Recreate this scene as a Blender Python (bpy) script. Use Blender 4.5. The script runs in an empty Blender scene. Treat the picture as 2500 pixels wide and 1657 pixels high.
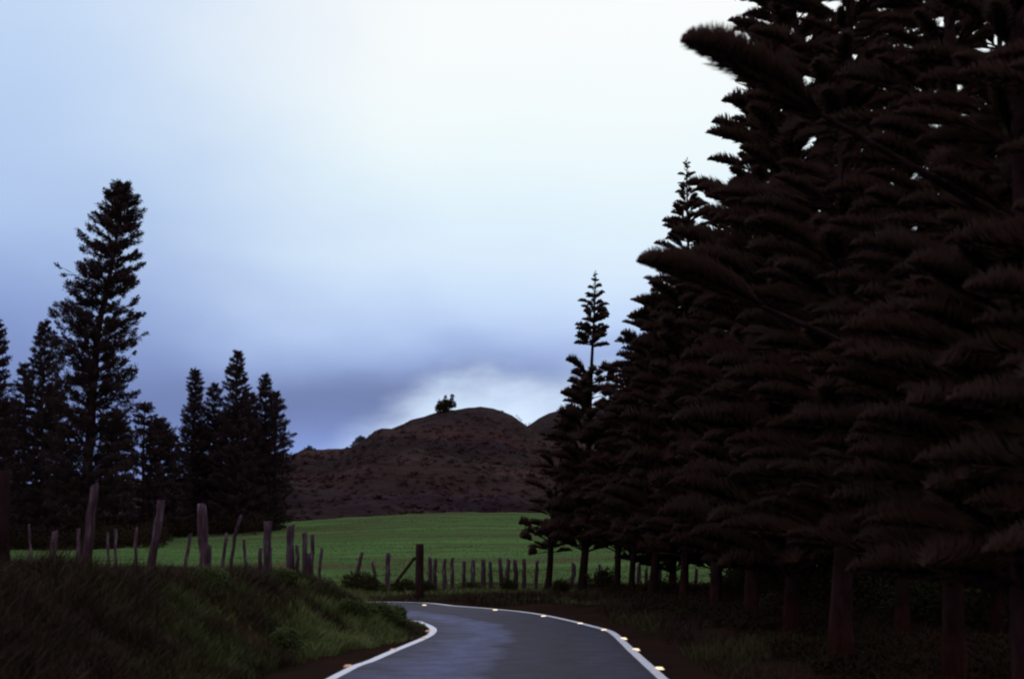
import bpy, math, random
import numpy as np
from mathutils import Vector

C = bpy.context.scene.collection
scene = bpy.context.scene
rng = np.random.default_rng(7)
random.seed(7)

# ------------------------------------------------------------------ camera, sky, sun, exposure
EYE = 1.6
FPX = 50 / 36 * 2500                       # focal length in photograph pixels
PITCH = math.atan(492.5 / FPX)
cam_data = bpy.data.cameras.new('camera')
cam_data.lens = 50
cam_data.sensor_width = 36
cam_data.clip_end = 3000
cam_data.dof.use_dof = True
cam_data.dof.focus_distance = 45
cam_data.dof.aperture_fstop = 1.9
cam = bpy.data.objects.new('camera', cam_data)
C.objects.link(cam)
cam.location = (0, 0, EYE)
cam.rotation_euler = (math.pi / 2 + PITCH, 0, 0)
scene.camera = cam
scene.view_settings.view_transform = 'Standard'
scene.view_settings.look = 'None'
scene.view_settings.gamma = 1
scene.view_settings.exposure = 0
scene.cycles.filter_width = 2.2
scene.cycles.max_bounces = 5
scene.cycles.diffuse_bounces = 3

SUN_EL, SUN_AZ = math.radians(32), math.radians(6)   # behind the cloud, ahead of the camera
world = bpy.data.worlds.new('World')
scene.world = world
world.use_nodes = True
wt = world.node_tree
wt.nodes.clear()


def wn(kind, **kw):
    n = wt.nodes.new(kind)
    for k, v in kw.items():
        setattr(n, k, v)
    return n


def wmath(op, a, b=None, c=None, clamp=False):
    n = wn('ShaderNodeMath', operation=op)
    n.use_clamp = clamp
    for i, v in enumerate((a, b, c)):
        if v is None:
            continue
        if isinstance(v, (int, float)):
            n.inputs[i].default_value = v
        else:
            wt.links.new(v, n.inputs[i])
    return n.outputs[0]


def wramp(fac, stops, interp='B_SPLINE'):
    n = wn('ShaderNodeValToRGB')
    n.color_ramp.interpolation = interp
    el = n.color_ramp.elements
    while len(el) < len(stops):
        el.new(0.5)
    for e, (p, c) in zip(el, stops):
        e.position = p
        e.color = (*c, 1)
    wt.links.new(fac, n.inputs[0])
    return n.outputs[0]


def wmix(fac, a, b, mode='MIX'):
    n = wn('ShaderNodeMix', data_type='RGBA', blend_type=mode)
    for i, v in ((0, fac), (6, a), (7, b)):
        if isinstance(v, (int, float)):
            n.inputs[i].default_value = v
        elif isinstance(v, tuple):
            n.inputs[i].default_value = (*v, 1)
        else:
            wt.links.new(v, n.inputs[i])
    return n.outputs[2]


def wsmooth(v, a, b, lo=0.0, hi=1.0):
    n = wn('ShaderNodeMapRange', interpolation_type='SMOOTHSTEP')
    wt.links.new(v, n.inputs[0])
    for i, x in enumerate((a, b, lo, hi)):
        n.inputs[i + 1].default_value = x
    return n.outputs[0]


tc = wn('ShaderNodeTexCoord')
sep = wn('ShaderNodeSeparateXYZ')
wt.links.new(tc.outputs['Generated'], sep.inputs[0])
el_raw = wmath('MULTIPLY', wmath('ARCSINE', sep.outputs[2]), 57.2958)          # degrees above horizon
az = wmath('MULTIPLY', wmath('ARCTAN2', sep.outputs[0], sep.outputs[1]), 57.2958)  # degrees right of the road
noise = wn('ShaderNodeTexNoise')
noise.inputs['Scale'].default_value = 5.0
noise.inputs['Detail'].default_value = 4.0
noise.inputs['Roughness'].default_value = 0.45
mp = wn('ShaderNodeMapping')
mp.inputs['Scale'].default_value = (1, 1, 2.2)
wt.links.new(tc.outputs['Generated'], mp.inputs[0])
wt.links.new(mp.outputs[0], noise.inputs['Vector'])
wob = wmath('MULTIPLY', wmath('SUBTRACT', noise.outputs[0], 0.5), 4.5)
el = wmath('ADD', el_raw, wob)
# layered overcast deck: dark cloud base low down, bright thin cloud higher up
col_mid = wramp(wmath('DIVIDE', el, 40.0, clamp=True), [
    (0.00, (0.28, 0.42, 0.86)), (0.085, (0.25, 0.38, 0.84)), (0.115, (0.16, 0.23, 0.52)),
    (0.145, (0.12, 0.17, 0.36)), (0.172, (0.26, 0.36, 0.68)), (0.215, (0.50, 0.66, 0.97)),
    (0.28, (0.70, 0.85, 1.0)), (0.38, (0.84, 0.97, 1.04)), (0.52, (0.99, 1.0, 1.02)),
    (1.0, (0.92, 0.97, 1.02))])
col_left = wramp(wmath('DIVIDE', el, 40.0, clamp=True), [
    (0.00, (0.12, 0.18, 0.46)), (0.12, (0.12, 0.175, 0.41)), (0.2, (0.22, 0.31, 0.63)),
    (0.30, (0.43, 0.58, 0.88)), (0.50, (0.57, 0.73, 0.95)), (1.0, (0.59, 0.74, 0.95))])
azw = wmath('ADD', az, wmath('MULTIPLY', wob, 1.6))
left_f = wsmooth(azw, -2.0, -21.0)
sky = wmix(left_f, col_mid, col_left)
# unseen sky behind and overhead: made-up tones, warm fill for foliage, trunks and hill
absaz = wmath('ABSOLUTE', wmath('SUBTRACT', az, 4.0))
side = wsmooth(absaz, 40.0, 95.0)
sky = wmix(side, sky, (0.46, 0.35, 0.37))
sky = wmix(wsmooth(el_raw, 38.0, 62.0), sky, (0.46, 0.52, 0.76))
# ragged gap of light under the cloud base over the hill
n2w = wn('ShaderNodeTexNoise')
n2w.inputs['Scale'].default_value = 22.0
n2w.inputs['Detail'].default_value = 5.0
n2w.inputs['Roughness'].default_value = 0.55
wt.links.new(mp.outputs[0], n2w.inputs['Vector'])
wob2 = wmath('ADD', wmath('MULTIPLY', wmath('SUBTRACT', noise.outputs[0], 0.5), 2.0),
             wmath('MULTIPLY', wmath('SUBTRACT', n2w.outputs[0], 0.5), 1.8))
upper = wmath('SUBTRACT', 6.5, wmath('MULTIPLY', wmath('MAXIMUM', wmath('SUBTRACT', -2.8, az), 0.0), 0.62))
upper = wmath('SUBTRACT', upper, wmath('MULTIPLY', wmath('MAXIMUM', wmath('SUBTRACT', az, 6.0), 0.0), 0.5))
dd = wmath('ADD', wmath('SUBTRACT', el_raw, upper), wob2)
gap = wmath('MULTIPLY', wmath('MULTIPLY', wsmooth(dd, 0.9, -1.5), wsmooth(az, -8.5, -3.5, 0.3, 1.0)), 0.95)
sky = wmix(gap, sky, (0.70, 0.86, 1.08))
below = wsmooth(el_raw, -0.5, -3.0)
sky = wmix(below, sky, (0.05, 0.05, 0.06))
bg = wn('ShaderNodeBackground')
wt.links.new(sky, bg.inputs[0])
bg.inputs[1].default_value = 1.0
nish = wn('ShaderNodeTexSky')
nish.sky_type = 'NISHITA'
nish.sun_disc = False
nish.sun_elevation = SUN_EL
nish.sun_rotation = SUN_AZ
bg2 = wn('ShaderNodeBackground')
wt.links.new(nish.outputs[0], bg2.inputs[0])
bg2.inputs[1].default_value = 0.05
mixs = wn('ShaderNodeMixShader')
mixs.inputs[0].default_value = 0.94
wt.links.new(bg2.outputs[0], mixs.inputs[1])
wt.links.new(bg.outputs[0], mixs.inputs[2])
wout = wn('ShaderNodeOutputWorld')
wt.links.new(mixs.outputs[0], wout.inputs[0])

sun_d = bpy.data.lights.new('sun', 'SUN')
sun_d.energy = 0.35
sun_d.angle = math.radians(25)
sun_d.color = (1.0, 0.97, 0.94)
sun = bpy.data.objects.new('sun', sun_d)
C.objects.link(sun)
sun.rotation_euler = Vector((math.sin(SUN_AZ) * math.cos(SUN_EL), math.cos(SUN_AZ) * math.cos(SUN_EL),
                             math.sin(SUN_EL))).to_track_quat('Z', 'Y').to_euler()


# ------------------------------------------------------------------ helpers
def ray(px, py):
    u, v = px - 1250, 828.5 - py
    return np.array([u, FPX * math.cos(PITCH) - v * math.sin(PITCH), FPX * math.sin(PITCH) + v * math.cos(PITCH)])


def at(px, py, depth):
    """world point seen at a photograph pixel, at a distance ahead of the camera"""
    d = ray(px, py)
    return np.array([0, 0, EYE]) + d * (depth / d[1])


def on_ground(px, py, z=0.0):
    d = ray(px, py)
    return np.array([0, 0, EYE]) + d * ((z - EYE) / d[2])


def smooth(a, b, x):
    t = np.clip((x - a) / (b - a), 0, 1)
    return t * t * (3 - 2 * t)


def vnoise(x, y, seed=0):
    xi, yi = np.floor(x).astype(np.int64), np.floor(y).astype(np.int64)
    fx, fy = x - xi, y - yi
    fx, fy = fx * fx * (3 - 2 * fx), fy * fy * (3 - 2 * fy)

    def h(i, j):
        n = (i * 374761393 + j * 668265263 + seed * 1442695041) & 0xffffffff
        n = ((n ^ (n >> 13)) * 1274126177) & 0xffffffff
        return ((n ^ (n >> 16)) & 0xffff) / 65535.0
    return ((h(xi, yi) * (1 - fx) + h(xi + 1, yi) * fx) * (1 - fy)
            + (h(xi, yi + 1) * (1 - fx) + h(xi + 1, yi + 1) * fx) * fy)


def fbm(x, y, seed=0, octv=4):
    s, a, t = 0, 0.5, 0
    x, y = np.asarray(x, float), np.asarray(y, float)
    for o in range(octv):
        s = s + a * vnoise(x * 2 ** o, y * 2 ** o, seed + o * 17)
        t += a
        a *= 0.5
    return s / t


def mesh_from(name, verts, faces_list, mat, parent=None, smooth_shade=False, attr=None):
    """faces_list: list of int arrays (n,k)."""
    me = bpy.data.meshes.new(name)
    verts = np.asarray(verts, np.float32)
    me.vertices.add(len(verts))
    me.vertices.foreach_set('co', verts.ravel())
    loops = np.concatenate([f.ravel() for f in faces_list]).astype(np.int32)
    sizes = np.concatenate([np.full(len(f), f.shape[1]) for f in faces_list]).astype(np.int32)
    starts = np.concatenate([[0], np.cumsum(sizes)[:-1]]).astype(np.int32)
    me.loops.add(len(loops))
    me.loops.foreach_set('vertex_index', loops)
    me.polygons.add(len(sizes))
    me.polygons.foreach_set('loop_start', starts)
    me.polygons.foreach_set('loop_total', sizes)
    if smooth_shade:
        me.polygons.foreach_set('use_smooth', np.ones(len(sizes), bool))
    me.update(calc_edges=True)
    me.validate()
    if attr is not None:
        a = me.attributes.new('tint', 'FLOAT', 'POINT')
        a.data.foreach_set('value', np.asarray(attr, np.float32))
    me.materials.append(mat)
    o = bpy.data.objects.new(name, me)
    C.objects.link(o)
    if parent is not None:
        o.parent = parent
    return o


def tag(o, label=None, cat=None, group=None, kind=None):
    for k, v in (('label', label), ('category', cat), ('group', group), ('kind', kind)):
        if v:
            o[k] = v
    return o


def empty(name, loc):
    o = bpy.data.objects.new(name, None)
    o.location = loc
    o.empty_display_size = 0.3
    C.objects.link(o)
    return o


class Geo:
    def __init__(self):
        self.v, self.f, self.n, self.a = [], [], 0, []

    def add(self, v, faces, a=None):
        v = np.asarray(v, float).reshape(-1, 3)
        for f in faces:
            self.f.append(np.asarray(f) + self.n)
        self.v.append(v)
        self.a.append(np.full(len(v), 0.5) if a is None else a)
        self.n += len(v)

    def spindles(self, base, mid, tip, r, a=None):
        """leaf-like tapered cords: point, three-sided waist, point"""
        n = len(base)
        if n == 0:
            return
        d = tip - base
        d /= np.linalg.norm(d, axis=1, keepdims=True) + 1e-9
        up = np.tile([0.31, 0.17, 0.93], (n, 1))
        s1 = np.cross(d, up)
        s1 /= np.linalg.norm(s1, axis=1, keepdims=True) + 1e-9
        s2 = np.cross(d, s1)
        r = np.asarray(r).reshape(-1, 1) * np.ones((n, 1))
        ring = [mid + r * (math.cos(t) * s1 + math.sin(t) * s2) for t in (0, 2.094, 4.189)]
        v = np.stack([base, *ring, tip], 1).reshape(-1, 3)
        i = (np.arange(n) * 5)[:, None]
        f = np.concatenate([i + np.array([[0, 1, 2]]), i + np.array([[0, 2, 3]]), i + np.array([[0, 3, 1]]),
                            i + np.array([[4, 2, 1]]), i + np.array([[4, 3, 2]]), i + np.array([[4, 1, 3]])])
        self.add(v, [f], None if a is None else np.repeat(a, 5))

    def tube(self, pts, radii, sides=8, cap=True, jitter=0.0, seed=0):
        pts = np.asarray(pts, float)
        n = len(pts)
        radii = np.asarray(radii, float) * np.ones(n)
        t = np.gradient(pts, axis=0)
        t /= np.linalg.norm(t, axis=1, keepdims=True) + 1e-9
        ref = np.array([1.0, 0.02, 0.01]) if abs(t[:, 2]).mean() > 0.7 else np.array([0.01, 0.02, 1.0])
        s1 = np.cross(t, ref)
        s1 /= np.linalg.norm(s1, axis=1, keepdims=True)
        s2 = np.cross(t, s1)
        ang = np.arange(sides) * 2 * math.pi / sides
        rr = radii[:, None] * np.ones((n, sides))
        if jitter:
            g = np.random.default_rng(seed)
            lobes = 1 + jitter * g.normal(size=(1, sides)) * 1.0
            rr = rr * lobes * (1 + jitter * 0.5 * g.normal(size=(n, sides)))
        v = pts[:, None, :] + rr[..., None] * (np.cos(ang)[None, :, None] * s1[:, None, :]
                                               + np.sin(ang)[None, :, None] * s2[:, None, :])
        v = v.reshape(-1, 3)
        q = []
        for i in range(n - 1):
            for j in range(sides):
                k = (j + 1) % sides
                q.append((i * sides + j, i * sides + k, (i + 1) * sides + k, (i + 1) * sides + j))
        fs = [np.array(q)]
        if cap:
            fs.append(np.array([list(range(sides))[::-1]]))
            fs.append(np.array([list(range((n - 1) * sides, n * sides))]))
        self.add(v, fs)

    def build(self, name, mat, parent=None, smooth_shade=False, use_attr=False):
        by = {}
        for f in self.f:
            by.setdefault(f.shape[1], []).append(f)
        return mesh_from(name, np.concatenate(self.v), [np.concatenate(x) for x in by.values()], mat, parent,
                         smooth_shade, np.concatenate(self.a) if use_attr else None)


# ------------------------------------------------------------------ materials
def new_mat(name):
    m = bpy.data.materials.new(name)
    m.use_nodes = True
    nt = m.node_tree
    b = nt.nodes['Principled BSDF']
    return m, nt, b


def set_spec(b, v):
    b.inputs['Specular IOR Level'].default_value = v


def noise_mat(name, c1, c2, scale=4.0, detail=5.0, rough=0.9, bump=0.0, stretch=(1, 1, 1), lo=0.35, hi=0.65, c3=None,
              coord='Object', bump_scale=None, tint=False, spec=0.0, tint_cols=None, bdist=0.05):
    m, nt, b = new_mat(name)
    t = nt.nodes.new('ShaderNodeTexCoord')
    mpn = nt.nodes.new('ShaderNodeMapping')
    mpn.inputs['Scale'].default_value = stretch
    nt.links.new(t.outputs[coord], mpn.inputs[0])
    n = nt.nodes.new('ShaderNodeTexNoise')
    n.inputs['Scale'].default_value = scale
    n.inputs['Detail'].default_value = detail
    n.inputs['Roughness'].default_value = 0.6
    nt.links.new(mpn.outputs[0], n.inputs['Vector'])
    r = nt.nodes.new('ShaderNodeValToRGB')
    e = r.color_ramp.elements
    e[0].position, e[0].color = lo, (*c1, 1)
    e[1].position, e[1].color = hi, (*c2, 1)
    if c3:
        x = e.new((lo + hi) / 2)
        x.color = (*c3, 1)
    nt.links.new(n.outputs[0], r.inputs[0])
    out = r.outputs[0]
    if tint:
        a = nt.nodes.new('ShaderNodeAttribute')
        a.attribute_name = 'tint'
        r2 = nt.nodes.new('ShaderNodeValToRGB')
        r2.color_ramp.interpolation = 'LINEAR'
        ee = r2.color_ramp.elements
        while len(ee) < len(tint_cols):
            ee.new(0.5)
        for el_, (p, c) in zip(ee, tint_cols):
            el_.position, el_.color = p, (*c, 1)
        nt.links.new(a.outputs['Fac'], r2.inputs[0])
        mx = nt.nodes.new('ShaderNodeMix')
        mx.data_type = 'RGBA'
        mx.blend_type = 'MULTIPLY'
        mx.inputs[0].default_value = 1
        nt.links.new(out, mx.inputs[6])
        nt.links.new(r2.outputs[0], mx.inputs[7])
        out = mx.outputs[2]
    nt.links.new(out, b.inputs['Base Color'])
    b.inputs['Roughness'].default_value = rough
    set_spec(b, spec)
    if bump:
        n2 = nt.nodes.new('ShaderNodeTexNoise')
        n2.inputs['Scale'].default_value = bump_scale or scale * 4
        n2.inputs['Detail'].default_value = 6
        nt.links.new(mpn.outputs[0], n2.inputs['Vector'])
        bp = nt.nodes.new('ShaderNodeBump')
        bp.inputs['Strength'].default_value = bump
        bp.inputs['Distance'].default_value = bdist
        nt.links.new(n2.outputs[0], bp.inputs['Height'])
        nt.links.new(bp.outputs[0], b.inputs['Normal'])
    return m


def RED_BARK(nt_):
    """redder tone with a ragged edge on the lowest metre of the bark"""
    b_ = nt_.nodes['Principled BSDF']
    old = b_.inputs['Base Color'].links[0].from_socket
    tcx = nt_.nodes.new('ShaderNodeTexCoord')
    sx_ = nt_.nodes.new('ShaderNodeSeparateXYZ')
    nt_.links.new(tcx.outputs['Object'], sx_.inputs[0])
    nn = nt_.nodes.new('ShaderNodeTexNoise')
    nn.inputs['Scale'].default_value = 3
    nt_.links.new(tcx.outputs['Object'], nn.inputs['Vector'])
    mr = nt_.nodes.new('ShaderNodeMapRange')
    mr.interpolation_type = 'SMOOTHSTEP'
    ad = nt_.nodes.new('ShaderNodeMath')
    ad.operation = 'ADD'
    nt_.links.new(sx_.outputs[2], ad.inputs[0])
    nt_.links.new(nn.outputs[0], ad.inputs[1])
    nt_.links.new(ad.outputs[0], mr.inputs[0])
    for i_, v_ in enumerate((1.3, 0.6, 0.0, 0.5)):
        mr.inputs[i_ + 1].default_value = v_
    mi = nt_.nodes.new('ShaderNodeMix')
    mi.data_type = 'RGBA'
    nt_.links.new(mr.outputs[0], mi.inputs[0])
    nt_.links.new(old, mi.inputs[6])
    mi.inputs[7].default_value = (0.075, 0.024, 0.018, 1)
    nt_.links.new(mi.outputs[2], b_.inputs['Base Color'])


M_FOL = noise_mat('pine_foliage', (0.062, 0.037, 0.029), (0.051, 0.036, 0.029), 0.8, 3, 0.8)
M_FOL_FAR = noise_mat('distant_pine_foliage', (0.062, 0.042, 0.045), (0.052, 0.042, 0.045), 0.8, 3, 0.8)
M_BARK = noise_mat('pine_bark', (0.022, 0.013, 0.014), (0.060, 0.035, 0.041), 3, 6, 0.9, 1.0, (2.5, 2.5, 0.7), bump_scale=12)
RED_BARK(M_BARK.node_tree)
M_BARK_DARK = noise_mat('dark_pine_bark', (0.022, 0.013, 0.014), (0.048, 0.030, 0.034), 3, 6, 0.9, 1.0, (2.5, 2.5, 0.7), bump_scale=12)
M_POST = noise_mat('weathered_post_wood', (0.070, 0.045, 0.058), (0.40, 0.34, 0.43), 3.0, 8, 0.9, 0.8, (5, 5, 0.8),
                   lo=0.40, hi=0.72, c3=(0.13, 0.09, 0.115), bump_scale=14)
M_POST_DARK = noise_mat('dark_post_wood', (0.03, 0.018, 0.015), (0.07, 0.045, 0.04), 4, 6, 0.9, 0.8, (5, 5, 0.8), bump_scale=14)
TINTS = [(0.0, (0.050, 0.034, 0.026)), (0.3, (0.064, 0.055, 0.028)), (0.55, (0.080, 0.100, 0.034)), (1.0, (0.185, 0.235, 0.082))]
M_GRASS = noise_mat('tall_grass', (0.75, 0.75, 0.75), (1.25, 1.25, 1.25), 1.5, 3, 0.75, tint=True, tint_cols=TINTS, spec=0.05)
M_SOIL = noise_mat('verge_soil', (0.022, 0.014, 0.011), (0.044, 0.021, 0.015), 0.5, 6, 0.95, 0.8, bump_scale=7,
                   c3=(0.030, 0.019, 0.013))
M_FIELD = noise_mat('pasture_grass', (0.100, 0.086, 0.044), (0.110, 0.200, 0.060), 0.30, 8, 0.9, 0.7,
                    (0.20, 1.5, 1), lo=0.36, hi=0.64, c3=(0.078, 0.146, 0.046), bump_scale=2.0, bdist=0.15)
M_FIELD_TUFT = noise_mat('pasture_tufts', (0.040, 0.085, 0.030), (0.050, 0.055, 0.026), 0.5, 4, 0.9)
M_HILL = noise_mat('hill_scrub_ground', (0.038, 0.026, 0.031), (0.096, 0.053, 0.051), 0.055, 9, 0.95, 1.0,
                   (0.6, 1, 3.0), lo=0.36, hi=0.64, c3=(0.056, 0.042, 0.038), bump_scale=0.35, bdist=2.5)
M_SCRUB = noise_mat('hill_scrub', (0.8, 0.8, 0.8), (1.2, 1.2, 1.2), 0.2, 3, 0.9, tint=True,
                    tint_cols=[(0, (0.056, 0.036, 0.041)), (0.45, (0.078, 0.044, 0.044)), (0.7, (0.060, 0.056, 0.040)),
                               (1.0, (0.066, 0.080, 0.048))])
M_SHRUB = noise_mat('shrub_leaves', (0.035, 0.040, 0.018), (0.06, 0.055, 0.026), 1.0, 3, 0.85)
M_COVER = noise_mat('shade_brush', (0.026, 0.022, 0.014), (0.048, 0.034, 0.020), 1.0, 3, 0.85)
M_PALE = noise_mat('pale_patch_tone', (0.16, 0.15, 0.20), (0.34, 0.32, 0.42), 0.5, 6, 0.9, 0.6)
M_LINE = noise_mat('road_paint', (0.60, 0.63, 0.70), (0.92, 0.94, 1.0), 5, 8, 0.5, 0.15, lo=0.30, hi=0.46, bump_scale=60,
                   spec=0.4, bdist=0.01)
M_CERAMIC = noise_mat('marker_body', (0.55, 0.5, 0.42), (0.7, 0.66, 0.6), 20, 3, 0.4)


def lens_mat(name, col, strength):  # added emission imitates headlights thrown back by the reflector; the lens is no lamp
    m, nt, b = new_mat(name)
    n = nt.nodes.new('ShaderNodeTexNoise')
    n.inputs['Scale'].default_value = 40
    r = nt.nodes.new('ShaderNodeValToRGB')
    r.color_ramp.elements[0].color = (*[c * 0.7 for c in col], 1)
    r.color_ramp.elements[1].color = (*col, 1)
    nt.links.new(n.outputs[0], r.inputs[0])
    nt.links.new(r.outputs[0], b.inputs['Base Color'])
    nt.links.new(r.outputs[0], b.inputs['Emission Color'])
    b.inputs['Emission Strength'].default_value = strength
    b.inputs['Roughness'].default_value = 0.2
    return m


M_LENS_Y = lens_mat('amber_lens_added_glow', (1.0, 0.80, 0.50), 1.5)
M_LENS_O = lens_mat('orange_lens_added_glow', (0.85, 0.40, 0.20), 0.42)

# asphalt: patches laid at different times, with a paler, bluer band left of the middle
m, nt, b = new_mat('asphalt')
uvn = nt.nodes.new('ShaderNodeUVMap')
uvn.uv_map = 'UVMap'
su = nt.nodes.new('ShaderNodeSeparateXYZ')
nt.links.new(uvn.outputs[0], su.inputs[0])
tcn = nt.nodes.new('ShaderNodeTexCoord')
n1 = nt.nodes.new('ShaderNodeTexNoise')
n1.inputs['Scale'].default_value = 0.7
n1.inputs['Detail'].default_value = 7
n1.inputs['Roughness'].default_value = 0.62
nt.links.new(tcn.outputs['Object'], n1.inputs['Vector'])


def nmath(nt_, op, a, b_=None, clamp=False):
    n = nt_.nodes.new('ShaderNodeMath')
    n.operation = op
    n.use_clamp = clamp
    for i, v in enumerate((a, b_)):
        if v is None:
            continue
        if isinstance(v, (int, float)):
            n.inputs[i].default_value = v
        else:
            nt_.links.new(v, n.inputs[i])
    return n.outputs[0]


def nramp(nt_, fac, stops, interp='LINEAR'):
    r = nt_.nodes.new('ShaderNodeValToRGB')
    r.color_ramp.interpolation = interp
    e = r.color_ramp.elements
    while len(e) < len(stops):
        e.new(0.5)
    for q, (p, c) in zip(e, stops):
        q.position, q.color = p, (*c, 1)
    nt_.links.new(fac, r.inputs[0])
    return r.outputs[0]


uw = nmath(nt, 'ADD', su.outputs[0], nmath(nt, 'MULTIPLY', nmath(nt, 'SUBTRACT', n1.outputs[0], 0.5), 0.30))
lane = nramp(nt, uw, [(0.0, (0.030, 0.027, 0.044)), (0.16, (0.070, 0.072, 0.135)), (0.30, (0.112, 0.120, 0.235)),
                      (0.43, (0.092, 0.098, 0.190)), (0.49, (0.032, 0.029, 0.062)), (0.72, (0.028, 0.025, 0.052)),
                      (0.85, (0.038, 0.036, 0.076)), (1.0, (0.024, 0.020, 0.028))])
n3 = nt.nodes.new('ShaderNodeTexNoise')
n3.inputs['Scale'].default_value = 2.2
n3.inputs['Detail'].default_value = 8
nt.links.new(tcn.outputs['Object'], n3.inputs['Vector'])
blot = nramp(nt, n3.outputs[0], [(0.3, (0.6, 0.6, 0.6)), (0.7, (1.35, 1.35, 1.35))])
mx = nt.nodes.new('ShaderNodeMix')
mx.data_type = 'RGBA'
mx.blend_type = 'MULTIPLY'
mx.inputs[0].default_value = 1
nt.links.new(lane, mx.inputs[6])
nt.links.new(blot, mx.inputs[7])
n5 = nt.nodes.new('ShaderNodeTexNoise')
n5.inputs['Scale'].default_value = 26
n5.inputs['Detail'].default_value = 5
n5.inputs['Roughness'].default_value = 0.8
nt.links.new(tcn.outputs['Object'], n5.inputs['Vector'])
spk = nramp(nt, n5.outputs[0], [(0.35, (0.62, 0.62, 0.62)), (0.65, (1.35, 1.35, 1.35))])
mx2 = nt.nodes.new('ShaderNodeMix')
mx2.data_type = 'RGBA'
mx2.blend_type = 'MULTIPLY'
mx2.inputs[0].default_value = 1
nt.links.new(mx.outputs[2], mx2.inputs[6])
nt.links.new(spk, mx2.inputs[7])
nt.links.new(mx2.outputs[2], b.inputs['Base Color'])
n4 = nt.nodes.new('ShaderNodeTexNoise')
n4.inputs['Scale'].default_value = 70
n4.inputs['Detail'].default_value = 4
nt.links.new(tcn.outputs['Object'], n4.inputs['Vector'])
bp = nt.nodes.new('ShaderNodeBump')
bp.inputs['Strength'].default_value = 0.6
bp.inputs['Distance'].default_value = 0.012
nt.links.new(n4.outputs[0], bp.inputs['Height'])
nt.links.new(bp.outputs[0], b.inputs['Normal'])
b.inputs['Roughness'].default_value = 0.75
set_spec(b, 0.12)
M_ROAD = m

# ------------------------------------------------------------------ the road
L_PX = [(850, 1637), (908, 1614), (967, 1588), (1025, 1564), (1051, 1550), (1058, 1539), (1051, 1531), (1031, 1522), (1007, 1516)]
R_PX = [(1604, 1646), (1557, 1603), (1522, 1570), (1492, 1544), (1450, 1531), (1360, 1509), (1287, 1496), (1200, 1487), (1112, 1480)]
Lc = [(-2.25, -25), (-2.22, 2), (-2.18, 14)] + [tuple(on_ground(*p)[:2]) for p in L_PX] + \
     [(-3.0, 30.4), (-5, 32.3), (-9, 33.8), (-15, 34.3), (-27, 33.2), (-70, 27)]
Rc = [(1.75, -25), (1.75, 2), (1.75, 13)] + [tuple(on_ground(*p)[:2]) for p in R_PX] + \
     [tuple(on_ground(1000, 1471)[:2]), (-6.2, 38.5), (-11, 39.2), (-17, 39.0), (-29, 37.6), (-72, 31)]


def catmull(P, k=14):
    P = np.array(P, float)
    P = np.vstack([2 * P[0] - P[1], P, 2 * P[-1] - P[-2]])
    out = []
    for i in range(1, len(P) - 2):
        for t in np.linspace(0, 1, k, endpoint=False):
            a, b_, c, d = P[i - 1:i + 3]
            out.append(0.5 * (2 * b_ + (c - a) * t + (2 * a - 5 * b_ + 4 * c - d) * t * t + (3 * b_ - a - 3 * c + d) * t ** 3))
    out.append(P[-2])
    return np.array(out)


LL, RR = catmull(Lc), catmull(Rc)


def offset(P, d):
    t = np.gradient(P, axis=0)
    t /= np.linalg.norm(t, axis=1, keepdims=True)
    return P + d * np.stack([-t[:, 1], t[:, 0]], 1)


def polydist(x, y, P):
    """distance to a polyline and side (positive to its left)"""
    best = np.full(x.shape, 1e9)
    side_ = np.zeros(x.shape)
    A, B = P[:-1:2], P[1::2]
    Q = P[::2]
    A, B = Q[:-1], Q[1:]
    for (ax, ay), (bx, by) in zip(A, B):
        ex, ey = bx - ax, by - ay
        l2 = ex * ex + ey * ey + 1e-12
        t = np.clip(((x - ax) * ex + (y - ay) * ey) / l2, 0, 1)
        d = np.hypot(x - ax - t * ex, y - ay - t * ey)
        s = ex * (y - ay) - ey * (x - ax)
        m_ = d < best
        best = np.where(m_, d, best)
        side_ = np.where(m_, s, side_)
    return best * np.sign(side_)


def fence_y(x):
    """far fence line, across the view behind the bend"""
    return 43.5 + 0.05 * np.abs(x + 4) + np.where(x < -12, -(x + 12) * -0.05, 0)


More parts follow.
